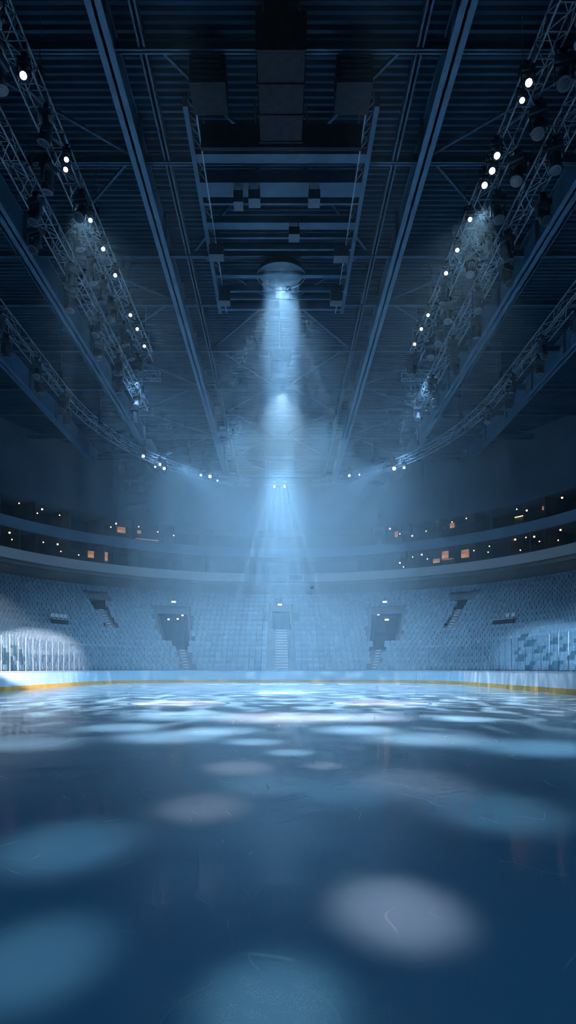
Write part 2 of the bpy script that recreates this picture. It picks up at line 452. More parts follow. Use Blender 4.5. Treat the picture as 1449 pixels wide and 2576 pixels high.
# little lamps inside the tunnel mouths
for j, (px, py, warm, lab) in enumerate(((447, 1557, 1, 'small warm wall lamp deep in the left middle tunnel'), (459, 1548, 0, 'small white wall lamp right of the warm one in the left middle tunnel'), (470, 1581, 1, 'tall warm wall lamp low in the left middle tunnel'), (424, 1558, 0, 'small white wall lamp at the left side of the left middle tunnel'),
        (949, 1526, 1, 'small warm wall lamp high in the right middle tunnel'), (952, 1546, 0, 'small white wall lamp below the high warm one in the right middle tunnel'), (973, 1559, 1, 'wide warm wall lamp in the right middle tunnel'))):
    a, b = row_ab(12); a += 2.0; b += 2.0; t = ring_hit((px-VX)/F, a, b); p = at_depth(px, py, ring(t, a, b).y); n = out_normal(t, a, b)
    rt = empty('wall_lamp', p, math.atan2(n.y, n.x)-PI/2)
    w_, h_ = ((.07, .22) if j == 2 else (.22, .08) if j == 6 else (.10, .07))
    mb = MB(); mb.box((-w_-.03, .0, -h_-.03), (w_+.03, .08, h_+.03)); part('lamp_housing', mb, M['dark'], rt)
    mb = MB(); mb.box((-w_, -.03, -h_), (w_, .0, h_)); part('lamp_glass', mb, M['bulb' if warm else 'dot'], rt)
    tag(rt, lab, 'lamp')

# ------------------------------------------------------------------ seats
def seat_parts(detail=True):
    def rr(w, z0, z1, c):
        return [(-w+c, z0), (w-c, z0), (w, z0+c), (w, z1-c), (w-c, z1), (-w+c, z1), (-w, z1-c), (-w, z0+c)]
    tilt = Matrix.Translation((0, .06, .40)) @ Matrix.Rotation(math.radians(-12), 4, 'X')
    back = MB(); back.slab(rr(.262, -.10, .545, .05), 0, .05, tilt)
    if detail:
        back.slab(rr(.215, .0, .48, .06), -.012, .0, tilt)
    pan = MB(); ft = Matrix.Translation((0, -.10, .38)) @ Matrix.Rotation(math.radians(-6), 4, 'X')
    pan.slab(rr(.235, -.05, .30, .05), 0, .06, ft)
    foot = MB()
    for s in (-1, 1):
        foot.box((s*.20-.02, -.06, 0), (s*.20+.02, .10, .42))
    foot.box((-.22, -.02, .34), (.22, .06, .40))
    return back, pan, foot
SEATS = []      # (t, k, pos, normal, index along row)
def in_aisle(t, k):
    for c, w, r0, r1, _ in AISLES:
        if r0-1 <= k <= r1+1 and abs(t-c) < w + .55*180/PI/ (2*row_ab(k)[0]) * 1.12: return True
    for c, w, r0, r1, _ in VOMS:
        if r0 <= k < r1 and abs(t-c) < w + 1.25: return True
    return False
DESKS = [(152.5, 2.6, 7, 'left'), (27.0, 3.4, 7, 'right')]
for k in range(ROWS):
    a, b = row_ab(k)
    half = []
    for sgn in (1, -1):
        t = 90.0 + sgn*.33; acc = 0.275; prev = ring(t, a, b); last = None
        while T0+2 < t < T1-2:
            t += sgn*.05; p = ring(t, a, b); acc += (p-prev).length; prev = p
            if acc >= .555:
                acc = 0
                if in_aisle(t, k): continue
                if any(abs(t-c) < w and k == kk for c, w, kk, _ in DESKS): continue
                px = VX + p.x/p.y*F
                if -190 < px < 1640: SEATS.append((t, k, Vector((p.x, p.y, row_z(k))), out_normal(t, a, b), px))
# the seats that show largest come first
vis = sorted([s for s in SEATS if -12 < s[4] < 1461], key=lambda s: s[2].y)
ind = vis[:300]; ids = set(id(s) for s in ind)
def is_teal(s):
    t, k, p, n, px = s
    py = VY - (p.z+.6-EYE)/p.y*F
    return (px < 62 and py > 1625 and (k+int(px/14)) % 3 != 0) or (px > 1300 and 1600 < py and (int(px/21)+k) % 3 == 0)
protos = {}
for nm, mt in (('grey', 'seat'), ('teal', 'seat_teal')):
    b_, p_, f_ = seat_parts()
    meshes = [b_.mesh('backrest', M[mt]), p_.mesh('seat_pan', M[mt]), f_.mesh('bracket', M['seat_foot'])]
    for me in meshes: fix_normals(me)
    protos[nm] = meshes
def sector(t):
    s = 'left' if t > 90 else 'right'
    return s
rows = {}
for s in ind: rows.setdefault((sector(s[0]), s[1]), []).append(s)
for (sd, k), lst in rows.items():
    lst.sort(key=lambda s: -abs(s[0]-90))         # nearest the camera first
    for j, s in enumerate(lst):
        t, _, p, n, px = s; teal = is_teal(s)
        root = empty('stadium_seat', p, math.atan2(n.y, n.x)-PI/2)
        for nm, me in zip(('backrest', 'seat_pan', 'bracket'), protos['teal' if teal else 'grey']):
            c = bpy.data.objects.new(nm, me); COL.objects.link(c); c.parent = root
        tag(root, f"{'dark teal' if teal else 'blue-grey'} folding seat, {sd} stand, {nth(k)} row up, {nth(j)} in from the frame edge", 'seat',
            f'tip-up seats in the {sd} stand')
rest = MB()
bk, pn, ft = seat_parts(False)
for s in SEATS:
    if id(s) in ids: continue
    t, k, p, n, px = s
    mt = Matrix.Translation(p) @ Matrix.Rotation(math.atan2(n.y, n.x)-PI/2 + (R()-.5)*.06, 4, 'Z')
    for q in (bk, pn): rest.add([mt @ Vector(v) for v in q.v], q.f)
tag(obj('stadium_seats', rest, M['seat']), 'sea of blue-grey tip-up seats filling the far and upper rows of the stand', 'seats', 'tip-up seats farther off', 'stuff')

# press desks in the stands
for c, w, k, nm in DESKS:
    a, b = row_ab(k); root = empty('press_desk', ringp(c, a, b, row_z(k))); org = root.location.copy()
    top = MB(); fr = MB()
    n = 5; ts = [c-w+2*w*i/n for i in range(n+1)]
    top.sweep([[ringp(t, *q)-org for q in ((a-.30, b-.30, row_z(k)+.78), (a+.12, b+.12, row_z(k)+.78), (a+.12, b+.12, row_z(k)+.83), (a-.30, b-.30, row_z(k)+.83))] for t in ts])
    fr.sweep([[ringp(t, *q)-org for q in ((a-.32, b-.32, row_z(k)+.02), (a-.28, b-.28, row_z(k)+.02), (a-.28, b-.28, row_z(k)+.76), (a-.32, b-.32, row_z(k)+.76))] for t in ts])
    part('desk_top', top, M['fascia'], root); part('front_panel', fr, M['suite'], root)
    tag(root, f'long dark press desk with a pale top among the {nm} stand seats', 'desk')
    for j in range(4 if nm == 'left' else 2):
        t = c - w*.8 + 1.6*w*j/3.0; p = ringp(t, a-.1, b-.1, row_z(k)+.83); nn = out_normal(t, a, b)
        rt = empty('desk_monitor', p, math.atan2(nn.y, nn.x)-PI/2)
        mm = MB(); mm.box((-.22, -.02, .12), (.22, .02, .44)); part('screen_panel', mm, M['white'], rt)
        mm = MB(); mm.box((-.03, -.02, .0), (.03, .02, .14)); mm.box((-.12, -.08, 0), (.12, .08, .015)); part('stand_base', mm, M['dark'], rt)
        tag(rt, f'small pale monitor standing on the {nm} press desk, {nth(j)} from the far end' if nm == 'right' else f'small pale monitor standing on the {nm} press desk, {nth(j)} from the aisle side', 'monitor', f'monitors on the {nm} press desk')

# ------------------------------------------------------------------ balcony, suites, upper wall
def fas(t0, t1, a, b, z0, z1, th=.35):
    return band(t0, t1, [(a, b, z0), (a+th, b+th, z0), (a+th, b+th, z1), (a, b, z1)])
ZA0, ZA1 = EYE+9.70, EYE+10.60
tl, tr_ = ring_hit((615-VX)/F, 26, 28), ring_hit((793-VX)/F, 26, 28)
struct('trim_1', fas(T0, tr_, 26, 28, ZA0, ZA1), M['fascia'], 'pale grey curved balcony front over the right stand', 'balcony')
struct('trim_2', fas(tl, T1, 26, 28, ZA0, ZA1), M['fascia'], 'pale grey curved balcony front over the left stand', 'balcony')
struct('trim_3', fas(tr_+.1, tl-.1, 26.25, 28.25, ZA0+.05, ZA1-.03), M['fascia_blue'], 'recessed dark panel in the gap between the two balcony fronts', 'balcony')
rt = empty('camera_booth', ringp(86.4, 26.1, 28.1, ZA0+.15)); n_ = out_normal(86.4, 26, 28); rt.rotation_euler.z = math.atan2(n_.y, n_.x)-PI/2
mb = MB()
for q in ((-.85, 0, -.02, .72), ): pass
mb.box((-.85, -.05, .0), (-.80, .05, .68)); mb.box((.80, -.05, .0), (.85, .05, .68)); mb.box((-.8, -.05, .0), (.8, .05, .05)); mb.box((-.8, -.05, .63), (.8, .05, .68))
part('booth_frame', mb, M['fascia'], rt)
mb = MB(); mb.box((-.8, .0, .05), (.8, .04, .63)); part('dark_window', mb, M['dark'], rt)
tag(rt, 'small framed booth window in the centre gap of the balcony front', 'booth')
# soffit band, underside and the wall behind the top row
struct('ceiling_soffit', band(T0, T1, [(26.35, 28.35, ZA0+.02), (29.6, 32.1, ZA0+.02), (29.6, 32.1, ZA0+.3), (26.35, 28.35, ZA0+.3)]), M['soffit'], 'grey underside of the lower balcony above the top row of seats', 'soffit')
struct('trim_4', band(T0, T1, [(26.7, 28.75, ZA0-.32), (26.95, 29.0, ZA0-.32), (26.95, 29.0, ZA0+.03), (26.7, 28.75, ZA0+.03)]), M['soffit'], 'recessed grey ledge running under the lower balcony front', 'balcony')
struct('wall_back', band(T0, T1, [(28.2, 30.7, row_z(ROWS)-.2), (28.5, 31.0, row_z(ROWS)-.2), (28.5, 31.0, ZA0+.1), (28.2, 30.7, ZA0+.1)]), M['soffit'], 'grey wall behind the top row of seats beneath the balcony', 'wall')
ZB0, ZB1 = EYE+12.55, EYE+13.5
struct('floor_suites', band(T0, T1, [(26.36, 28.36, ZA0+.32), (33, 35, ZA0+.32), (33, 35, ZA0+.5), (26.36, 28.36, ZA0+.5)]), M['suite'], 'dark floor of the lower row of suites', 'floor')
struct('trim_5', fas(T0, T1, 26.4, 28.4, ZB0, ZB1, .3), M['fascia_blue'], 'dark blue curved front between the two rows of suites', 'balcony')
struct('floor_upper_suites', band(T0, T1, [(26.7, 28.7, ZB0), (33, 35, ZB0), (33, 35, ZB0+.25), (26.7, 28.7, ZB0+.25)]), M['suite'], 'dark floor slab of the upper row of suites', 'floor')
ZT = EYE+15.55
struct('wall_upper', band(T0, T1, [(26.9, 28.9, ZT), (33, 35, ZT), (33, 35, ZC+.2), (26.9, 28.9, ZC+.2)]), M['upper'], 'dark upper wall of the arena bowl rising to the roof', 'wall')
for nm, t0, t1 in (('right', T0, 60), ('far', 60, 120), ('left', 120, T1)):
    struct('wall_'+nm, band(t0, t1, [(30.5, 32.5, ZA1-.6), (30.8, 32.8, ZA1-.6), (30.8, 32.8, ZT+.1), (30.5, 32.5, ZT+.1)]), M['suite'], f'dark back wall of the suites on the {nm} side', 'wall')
i = 0
for lev, z0, z1, word in ((0, ZA0+.5, ZB0, 'lower'), (1, ZB0+.25, ZT, 'upper')):
    j = 0
    for t in range(4, 180, 8):
        if 74 < t < 106: continue
        if any(abs(t-ring_hit((q-VX)/F, 27.6, 29.6)) < 3.0 for q, l_ in ((300,1),(372,1),(1305,1),(1125,0)) if l_ == lev): continue
        mb = MB()
        p0, p1 = ring(t, 26.9, 28.9), ring(t, 30.6, 32.6); d = Vector((-(p1-p0).y, (p1-p0).x, 0)).normalized()*.07
        mb.add([(*(p0-d).xy, z0), (*(p1-d).xy, z0), (*(p1+d).xy, z0), (*(p0+d).xy, z0), (*(p0-d).xy, z1), (*(p1-d).xy, z1), (*(p1+d).xy, z1), (*(p0+d).xy, z1)],
               [(0,1,2,3),(4,5,6,7),(0,1,5,4),(1,2,6,5),(2,3,7,6),(3,0,4,7)])
        struct('suite_partition', mb, M['suite'], f'dark partition between {word} suites, {nth(j)} round from the right', 'partition'); j += 1
# slim posts on the balcony fronts
POSTS = [(49, 1335, 0), (92, 1350, 0), (285, 1390, 0), (333, 1330, 1), (413, 1328, 1), (461, 1380, 0), (1099, 1330, 1), (1144, 1385, 0), (1157, 1390, 0), (1235, 1310, 1), (1282, 1380, 0), (1334, 1365, 0), (968, 1350, 1), (900, 1420, 0), (1010, 1345, 1)]
for j, (px, py, lev) in enumerate(POSTS):
    a, b = (26.55, 28.55); t = ring_hit((px-VX)/F, a, b); p = ring(t, a, b)
    z0, z1 = (ZA0+.5, ZB0) if lev == 0 else (ZB1-.4, ZT)
    mb = MB(); mb.bar((p.x, p.y, z0), (p.x, p.y, z1), .045)
    struct('suite_pillar', mb, M['steel'], f"slim steel post at the front of the {'upper' if lev else 'lower'} suites, {nth(j)} in order round the bowl", 'post')

# warm lamps in the suites
UP_L = [(0,1245),(48,1266),(106,1281),(94,1291),(150,1296),(292,1317),(279,1326),(349,1325),(397,1338),(429,1334),(437,1347)]
LO_L = [(24,1340),(30,1357),(109,1364),(145,1369),(174,1375),(195,1361),(153,1387),(198,1396),(150,1352)]
UP_R = [(1364,1258),(1401,1245),(1414,1252),(1300,1281),(1325,1284),(1281,1272),(1173,1304),(1205,1311),(1137,1313),(1116,1328),(1099,1312),(1072,1336),(1027,1335),(981,1330),(1037,1348),(1006,1343)]
LO_R = [(1373,1338),(1410,1333),(1362,1326),(1296,1357),(1323,1352),(1344,1350),(1357,1362),(1373,1363),(1404,1359),(1309,1384),(1231,1374),(1202,1376),(1192,1385),(1228,1389),(1061,1395),(1038,1401),(1006,1416),(1075,1406),(1015,1426)]
def build_lamp(zceil, p, big):
    rt = empty('pendant_lamp', p)
    r = .068*big
    mb = MB(); mb.lathe([(.02, r*1.0), (r*.75, r*.6), (r, 0), (r*.75, -r*.7), (.02, -r)], 10); part('bulb', mb, M['bulb'], rt, True)
    mb = MB(); mb.lathe([(.03, r*2.6), (r*.7, r*1.8), (r*1.5, r*.55), (r*1.45, r*.5), (r*.6, r*1.6), (.02, r*2.3)], 10); part('lamp_shade', mb, M['dark'], rt, True)
    mb = MB(); mb.bar((0, 0, r*2.4), (0, 0, max(.3, zceil-p.z)), .012); part('cord', mb, M['dark'], rt)
    return rt
nl = 0
for word, lst, zc in (('upper suites on the left', UP_L, ZT), ('lower suites on the left', LO_L, ZB0), ('upper suites on the right', UP_R, ZT), ('lower suites on the right', LO_R, ZB0)):
    lst = sorted(lst, key=lambda q: abs(q[0]-VX), reverse=True)
    for j, (px, py) in enumerate(lst):
        big = 1.3 if j % 3 == 0 else .9
        a, b = 27.4+.8*R(), 29.4
        b = a + 2; t = ring_hit((px-VX)/F, a, b); p = at_depth(px, py, ring(t, a, b).y)
        rt = build_lamp(zc, p, big)
        tag(rt, f'warm pendant lamp in the {word}, {nth(j)} in from the frame edge', 'lamp', f'warm lamps in the {word}')
# lit panels, counters and screens inside the suites
PAN = [(232,1395,25,17,'panel','warm lit wall panel beside the bar lamps in the lower left suites'), (265,1400,13,22,'panel','narrow warm lit wall panel in the lower left suites'),
       (305,1333,22,14,'panel','warm lit bar back in the upper left suites'), (350,1338,10,8,'panel','small warm lit panel beside the upper left bar'), (1120,1395,18,24,'panel','warm lit alcove in the lower right suites'),
       (1170,1393,22,20,'panel','wide warm lit alcove in the lower right suites'), (1098,1411,18,10,'panel','low warm lit panel in the lower right suites'), (1370,1277,14,10,'panel','warm lit panel in the upper right suites near the frame edge'),
       (997,1344,8,14,'panel','warm lit niche at the far end of the upper right suites'), (1137,1322,14,12,'panel','dim warm lit niche in the upper right suites')]
for px, py, w, h, mt, lab in PAN:
    a, b = 29.0, 31.0; t = ring_hit((px-VX)/F, a, b); p = at_depth(px, py, ring(t, a, b).y); nn = out_normal(t, a, b)
    s = p.y/F; rt = empty('lit_wall_panel', p, math.atan2(nn.y, nn.x)-PI/2)
    mb = MB(); mb.box((-w*s/2, 0, -h*s/2), (w*s/2, .06, h*s/2)); part('glowing_face', mb, M['panel'], rt)
    mb = MB()
    for x0, x1, z0, z1 in ((-1, 1, -1, -.9), (-1, 1, .9, 1), (-1, -.92, -.9, .9), (.92, 1, -.9, .9)):
        mb.box((x0*w*s*.55, -.03, z0*h*s*.55), (x1*w*s*.55, .08, z1*h*s*.55))
    part('frame', mb, M['wood'], rt)
    tag(rt, lab, 'panel')
for px, py, w, lab in ((300,1352,46,'glowing counter edge under the upper left suite lamps'),(372,1357,60,'long low glowing counter edge in the upper left suites'),(1305,1299,24,'glowing counter edge in the upper right suites'),(1125,1406,30,'glowing counter edge in the lower right suites')):
    a, b = 27.6, 29.6; t = ring_hit((px-VX)/F, a, b); p = at_depth(px, py, ring(t, a, b).y); nn = out_normal(t, a, b); s = p.y/F
    rt = empty('bar_counter', p, math.atan2(nn.y, nn.x)-PI/2)
    zf = ZA0+.5 if py > 1370 else ZB0+.25
    mb = MB(); mb.box((-w*s/2, .02, zf-p.z), (w*s/2, .5, -.06)); part('counter_body', mb, M['wood'], rt)
    mb = MB(); mb.box((-w*s/2, -.0, -.05), (w*s/2, .04, .0)); part('light_strip', mb, M['bulb' if w < 30 else 'panel'], rt)
    mb = MB(); mb.box((-w*s/2-.05, -.03, .01), (w*s/2+.05, .55, .06)); part('counter_top', mb, M['wood'], rt)
    tag(rt, lab, 'counter')

# ------------------------------------------------------------------ dasher boards and glass
def path_points(off=0.0):
    P = [Vector((x, y, 0)) for x, y in rink_outline(off, 22.0, 40)]
    out = [P[0]]
    for q in P[1:]:
        if (q-out[-1]).length > 1e-4: out.append(q)
    return out
PP = path_points()
cum = [0.0]
for a_, b_ in zip(PP, PP[1:]): cum.append(cum[-1] + (b_-a_).length)
def along(s):
    s = min(max(s, 0), cum[-1]-1e-6)
    for i in range(len(cum)-1):
        if s <= cum[i+1]:
            f = (s-cum[i])/(cum[i+1]-cum[i]); d = (PP[i+1]-PP[i]).normalized()
            return PP[i].lerp(PP[i+1], f), Vector((d.y, -d.x, 0))
BH = 1.13
NP = int(round(cum[-1]/2.42)); L = cum[-1]/NP
def strip(s0, s1, o0, o1, z0, z1, org):
    n = 6; rings_ = []
    for i in range(n+1):
        p, nn = along(s0+(s1-s0)*i/n)
        rings_.append([p+nn*o0+Vector((0,0,z0))-org, p+nn*o1+Vector((0,0,z0))-org, p+nn*o1+Vector((0,0,z1))-org, p+nn*o0+Vector((0,0,z1))-org])
    m_ = MB(); m_.sweep(rings_); return m_
def where_on_boards(s):
    p, _ = along(s)
    if p.x > 6.5 and p.y < 54.6: return 'right'
    if p.x < -7 and p.y < 54.6: return 'left'
    if p.y > 62.8: return 'far'
    return 'right corner' if p.x > 0 else 'left corner'
count = {}
END = {'right': 'near end', 'right corner': 'right boards', 'far': 'right corner', 'left corner': 'far boards', 'left': 'far end'}
for i in range(NP):
    s0, s1 = i*L+.006, (i+1)*L-.006
    p, nn = along((s0+s1)/2); side = where_on_boards((s0+s1)/2)
    j = count[side] = count.get(side, -1) + 1
    org = p.copy(); root = empty('dasher_board', org)
    pale = side == 'right'
    part('board_panel', strip(s0, s1, .0, .12, .0, BH-.05, org), M['board_white' if pale else 'board'], root)
    part('kick_plate', strip(s0, s1, -.025, .0, .003, .265, org), M['kick'], root)
    part('cap_rail', strip(s0, s1, -.03, .15, BH-.05, BH, org), M['cap'], root)
    tag(root, f"{'white' if pale else 'pale blue'} dasher board with amber kick plate, {side}, {nth(j)} from the {END[side]}", 'board', f'dasher boards along the {side}')
    # glass on top
    if True:
        g = empty('glass_panel', org + Vector((0, 0, BH)))
        h = 2.0
        o2 = org + Vector((0, 0, BH))
        part('pane', strip(s0+.05, s1-.02, .055, .068, BH+.02, BH+h, o2), M['glass'], g)
        mp = MB(); q, n2 = along(s0); q2, _ = along((s0+s1)/2)
        for ss in (s0+.01, (s0+s1)/2):
            q, n2 = along(ss); q = q + n2*.06
            mp = MB(); mp.bar(q+Vector((0,0,BH+.001))-o2, q+Vector((0,0,BH+h))-o2, .018, 4)
            part('stanchion', mp, M['post'], g)
        tag(g, f'clear glass panel, slim posts, on the {side} boards, {nth(j)} from the {END[side]}', 'glass', f'rink glass along the {side}')

# ------------------------------------------------------------------ rigging
def truss_parts(root, pts, w, h, seg=.9, closed=False, r=.028):
    chs = [MB() for _ in range(4)]; la = MB(); org = root.location
    P = [Vector(p) for p in pts]
    # resample
    out = [P[0]]
    for a_, b_ in zip(P, P[1:]):
        n = max(1, int(round((b_-a_).length/seg)))
        for i in range(1, n+1): out.append(a_.lerp(b_, i/n))
    frames = []
    for i, p in enumerate(out):
        d = (out[min(i+1, len(out)-1)] - out[max(i-1, 0)]).normalized()
        sd = d.cross(Vector((0,0,1))).normalized()
        frames.append([p+sd*w/2+Vector((0,0,h/2))-org, p-sd*w/2+Vector((0,0,h/2))-org, p-sd*w/2-Vector((0,0,h/2))-org, p+sd*w/2-Vector((0,0,h/2))-org])
    for i in range(len(frames)-1):
        A, B = frames[i], frames[i+1]
        for k in range(4): chs[k].bar(A[k], B[k], r*1.25)
        for k in range(4):
            u, v = (A[k], B[(k+1) % 4]) if i % 2 else (A[(k+1) % 4], B[k])
            la.bar(u, v, r*.7)
        for k in range(4): la.bar(A[k], A[(k+1) % 4], r*.7)
    
    for ch in chs: part('chord_tube', ch, M['truss'], root)
    part('lattice', la, M['truss'], root)
ZTR = EYE + 19.0
def hangers(root, pts, ztop):
    for p in pts:
        m_ = MB(); m_.bar(Vector(p)-root.location, Vector((p[0], p[1], ztop))-root.location, .014)
        part('hanger_cable', m_, M['cable'], root)
        m_ = MB(); q = Vector(p)-root.location; m_.box(q+Vector((-.1,-.1,.5)), q+Vector((.1,.1,.95))); part('chain_hoist', m_, M['dark'], root)
for sn, s in sides:
    x = s*8.12
    rt = empty('hanging_light_truss', (x, 12, ZTR)); truss_parts(rt, [(x, 12, ZTR), (x, 41.5, ZTR)], .62, .55); hangers(rt, [(x, y, ZTR+.3) for y in (16, 23, 30, 37, 41)], ZC)
    tag(rt, f'inner straight lighting truss with bright lamps hanging over the {sn} half of the rink', 'truss')
    x = s*9.95
    rt = empty('hanging_light_truss', (x, 17, ZTR)); truss_parts(rt, [(x, 17, ZTR), (x, 49.5, ZTR)], .62, .55); hangers(rt, [(x, y, ZTR+.3) for y in (19, 27, 35, 43, 49)], ZC)
    tag(rt, f'unlit straight lighting truss just outside the bright one over the {sn} half', 'truss')
    rt = empty('hanging_light_truss', (s*7.9, 44, ZTR)); truss_parts(rt, [(s*7.8, 44.0, ZTR-.1), (s*9.55, 44.0, ZTR-.1)], .5, .5, .6); hangers(rt, [(s*8.5, 44, ZTR+.2)], ZC)
    tag(rt, f'short cross truss linking the ends of the two {sn} trusses', 'truss')
    rp = [(s*14.8, y, ZTR-.2) for y in (20, 46)] + [(s*14.8*math.cos(math.radians(q)), 46+23.5*math.sin(math.radians(q)), ZTR-.2) for q in range(6, 80, 6)]
    rt = empty('hanging_light_truss', rp[0]); truss_parts(rt, rp, .6, .6, 1.6, r=.024); hangers(rt, [(*Vector(rp[k])[:2], ZTR+.1) for k in (0, 1, 4, 7, 10)] + [(s*14.8, 33, ZTR+.1)], ZC)
    tag(rt, f'long outer truss curving inwards round the far end over the {sn} stand edge', 'truss')

# moving-head spotlights
def moving_head(lensmat):
    rt = empty('stage_spotlight')
    m_ = MB(); m_.box((-.05, -.05, -.06), (.05, .05, .12)); m_.box((-.09, -.025, .08), (.09, .025, .14)); part('clamp', m_, M['dark'], rt)
    m_ = MB(); m_.box((-.18, -.13, -.2), (.18, .13, -.06)); part('base_box', m_, M['casing'], rt)
    m_ = MB(); m_.box((-.19, -.06, -.26), (.19, .06, -.2)); m_.box((-.19, -.05, -.56), (-.155, .05, -.22)); m_.box((.155, -.05, -.56), (.19, .05, -.22)); part('yoke', m_, M['casing'], rt)
    hd = MB(); hd.lathe([(.05, .24), (.11, .20), (.13, .08), (.13, -.12), (.145, -.14), (.145, -.24), (.12, -.245)], 14)
    h_ = part('lamp_head', hd, M['casing'], rt, False); h_.location = (0, 0, -.48)
    le = MB(); le.lathe([(.02, -.252), (.085, -.249), (.10, -.243), (.10, -.235)], 14)
    part('lens', le, lensmat, h_)
    return rt
darklens = material('dark_lens', (.03, .05, .07), .25, .0)
P_lit, P_warm, P_off = moving_head(M['lens']), moving_head(M['lens_warm']), moving_head(darklens)
used = set()
def place_head(proto, p, aim, label, group, scale=1.0):
    if proto.name not in used: used.add(proto.name); r_ = proto
    else: r_ = copy_tree(proto)
    r_.location = p; r_.scale = (scale,)*3
    d = (Vector(aim)-(Vector(p)+Vector((0,0,-.48*scale)))).normalized()
    yaw = math.atan2(d.y, d.x) - PI/2
    r_.rotation_euler = (0, 0, yaw)
    pitch = math.asin(max(-1, min(1, d.z)))       # head axis is -z; tip it towards the aim in local y
    for ch in KIDS[r_.name]:
        if ch.name.startswith('lamp_head'): ch.rotation_euler = (PI/2 + pitch, 0, 0)
    tag(r_, label, 'spotlight', group); return r_
LIT_L = [(61,190),(168,400),(166,425),(228,552),(260,624),(290,690),(328,790),(345,825),(363,868)]
LIT_R = [(1328,208),(1312,252),(1249,390),(1237,428),(1218,464),(1182,550),(1150,627),(1122,685),(1077,790),(1060,825),(1043,863)]
lit_pts = []
for sn, lst in (('left', LIT_L), ('right', LIT_R)):
    for j, (px, py) in enumerate(lst):
        big = 1.1 if (px, py) in ((61,190),(1328,208),(1249,390),(1237,428),(1218,464)) else .85
        p = at_height(px, py, ZTR-.31-.62*big)
        lit_pts.append(p)
        q = Vector((p.x, p.y, p.z+.48*big))
        warm = py > 770
        place_head(P_warm if warm else P_lit, q, (p.x*.35, p.y-22, 0), f'glowing moving-head spotlight under the inner {sn} truss, {nth(j)} lamp along from the near end', f'lit spotlights on the {sn} inner truss', big)
        # short drop pole up to the truss
FAR = [('left', [(360,1147,1.3),(402,1168,1.2),(390,1174,.9),(413,1178,1.3),(505,1195,1.0),(528,1198,1.5),(547,1209,.8)]), ('right', [(992,1178,1.7),(1017,1176,1.2),(879,1196,1.2),(904,1194,.7)])]
for sn, lst in FAR:
    for j, (px, py, sc) in enumerate(lst):
        sc *= .95
        p = at_height(px, py, ZTR-.54-.62*sc)
        place_head(P_lit, Vector((p.x, p.y, p.z+.48*sc)), (0, 12, 2), f'distant glowing spotlight on the far end of the {sn} curved truss, {nth(j)} inwards', f'lit spotlights on the far {sn} truss', sc)
for j, (px, py) in enumerate(((690, 1222), (716, 1222))):
    p = at_height(px, py, ZTR-1.05)
    place_head(P_lit, Vector((p.x, p.y, p.z+.48)), (p.x, 30, -14), ('left' if j == 0 else 'right') + ' one of the two small spotlights fanning beams at the far centre', 'pair of far centre spotlights', 1.0)
fp = at_height(703, 1222, ZTR-.4)
rt = empty('hanging_light_bar', (fp.x, fp.y, ZTR-.35)); m_ = MB(); m_.bar((-1.6, 0, 0), (1.6, 0, 0), .05, 6); part('pipe', m_, M['truss'], rt)
for x in (-1.4, 1.4):
    m_ = MB(); m_.bar((x, 0, 0), (x, 0, ZC-ZTR+.35), .014); part('hanger_cable', m_, M['cable'], rt)
tag(rt, 'short pipe carrying the pair of spotlights at the far centre', 'pipe')
# unlit heads
for sn, s in sides:
    for kind, x, y0, y1, n in (('inner', 8.12, 16.5, 40.5, 13), ('unlit', 9.95, 19, 48, 13), ('curved outer', 14.8, 27, 48, 9)):
        for j in range(n):
            y = y0+(y1-y0)*(j+.3*R())/(n-1)*.98; dx = (.33 if j % 2 else -.33)
            p = Vector((s*x+dx, y, ZTR-.52-(.23 if kind == 'curved outer' else 0)))
            if kind == 'inner' and min((p-q).length for q in lit_pts) < .9: p.x = s*x + s*.36; p.z -= .05
            place_head(P_off, p, (p.x+random.uniform(-6, 6), y-random.uniform(-4, 14), 0), f'unlit moving-head spotlight on the {kind} {sn} truss, {nth(j)} from its near end', f'unlit spotlights on the {sn} {kind} truss', 1.5)

# ------------------------------------------------------------------ centre rig: catwalk grid, box duct, drop boxes
ZG = EYE + 21.0 - .35
rt = empty('hanging_catwalk_grid', (0, 25, ZG)); og = rt.location
for s in (-1, 1):
    m_ = MB(); m_.box((s*3.52-.09, 0, -.05), (s*3.52+.09, 14.6, .35)); part('side_rail', m_, M['steel'], rt)
    m_ = MB()
    for i in range(24):
        m_.bar((s*3.15, .3+i*.6, 0), (s*3.52, .6+i*.6, .3), .02); m_.bar((s*3.15, .3+i*.6, 0), (s*3.52, i*.6, .3), .02)
    m_.bar((s*3.15, 0, 0), (s*3.15, 14.6, 0), .035)
    part('edge_lattice', m_, M['truss'], rt)
for y, w, h in ((27.6, .5, .35), (29.4, .9, .45), (30.3, .12, .25), (31.8, .5, .3), (32.7, .14, .2), (33.6, .12, .2), (35.9, .3, .3), (37.3, .12, .25), (38.1, .12, .2), (39.2, .2, .25)):
    m_ = MB(); m_.box((-3.5, y-25-w/2, -.02), (3.5, y-25+w/2, h)); part('crossbeam', m_, M['steel'], rt)
for y in (33.15, 37.7):
    m_ = MB(); n = 14
    for i in range(n):
        x0, x1 = -2.9+5.8*i/n, -2.9+5.8*(i+1)/n
        m_.bar((x0, y-25-.4, .05 if i % 2 else .3), (x1, y-25-.4, .3 if i % 2 else .05), .022)
    m_.bar((-3, y-25-.4, .05), (3, y-25-.4, .05), .03); m_.bar((-3, y-25-.4, .3), (3, y-25-.4, .3), .03)
    part('lattice_girder', m_, M['truss'], rt)
for s in (-1, 1):
    for y in (26, 30, 34, 38):
        m_ = MB(); m_.bar((s*3.52, y-25, .3), (s*3.52, y-25, ZC-ZG), .025); part('hanger_rod', m_, M['cable'], rt)
tag(rt, 'rectangular steel catwalk grid hanging at the roof centre above the light beam', 'rig')
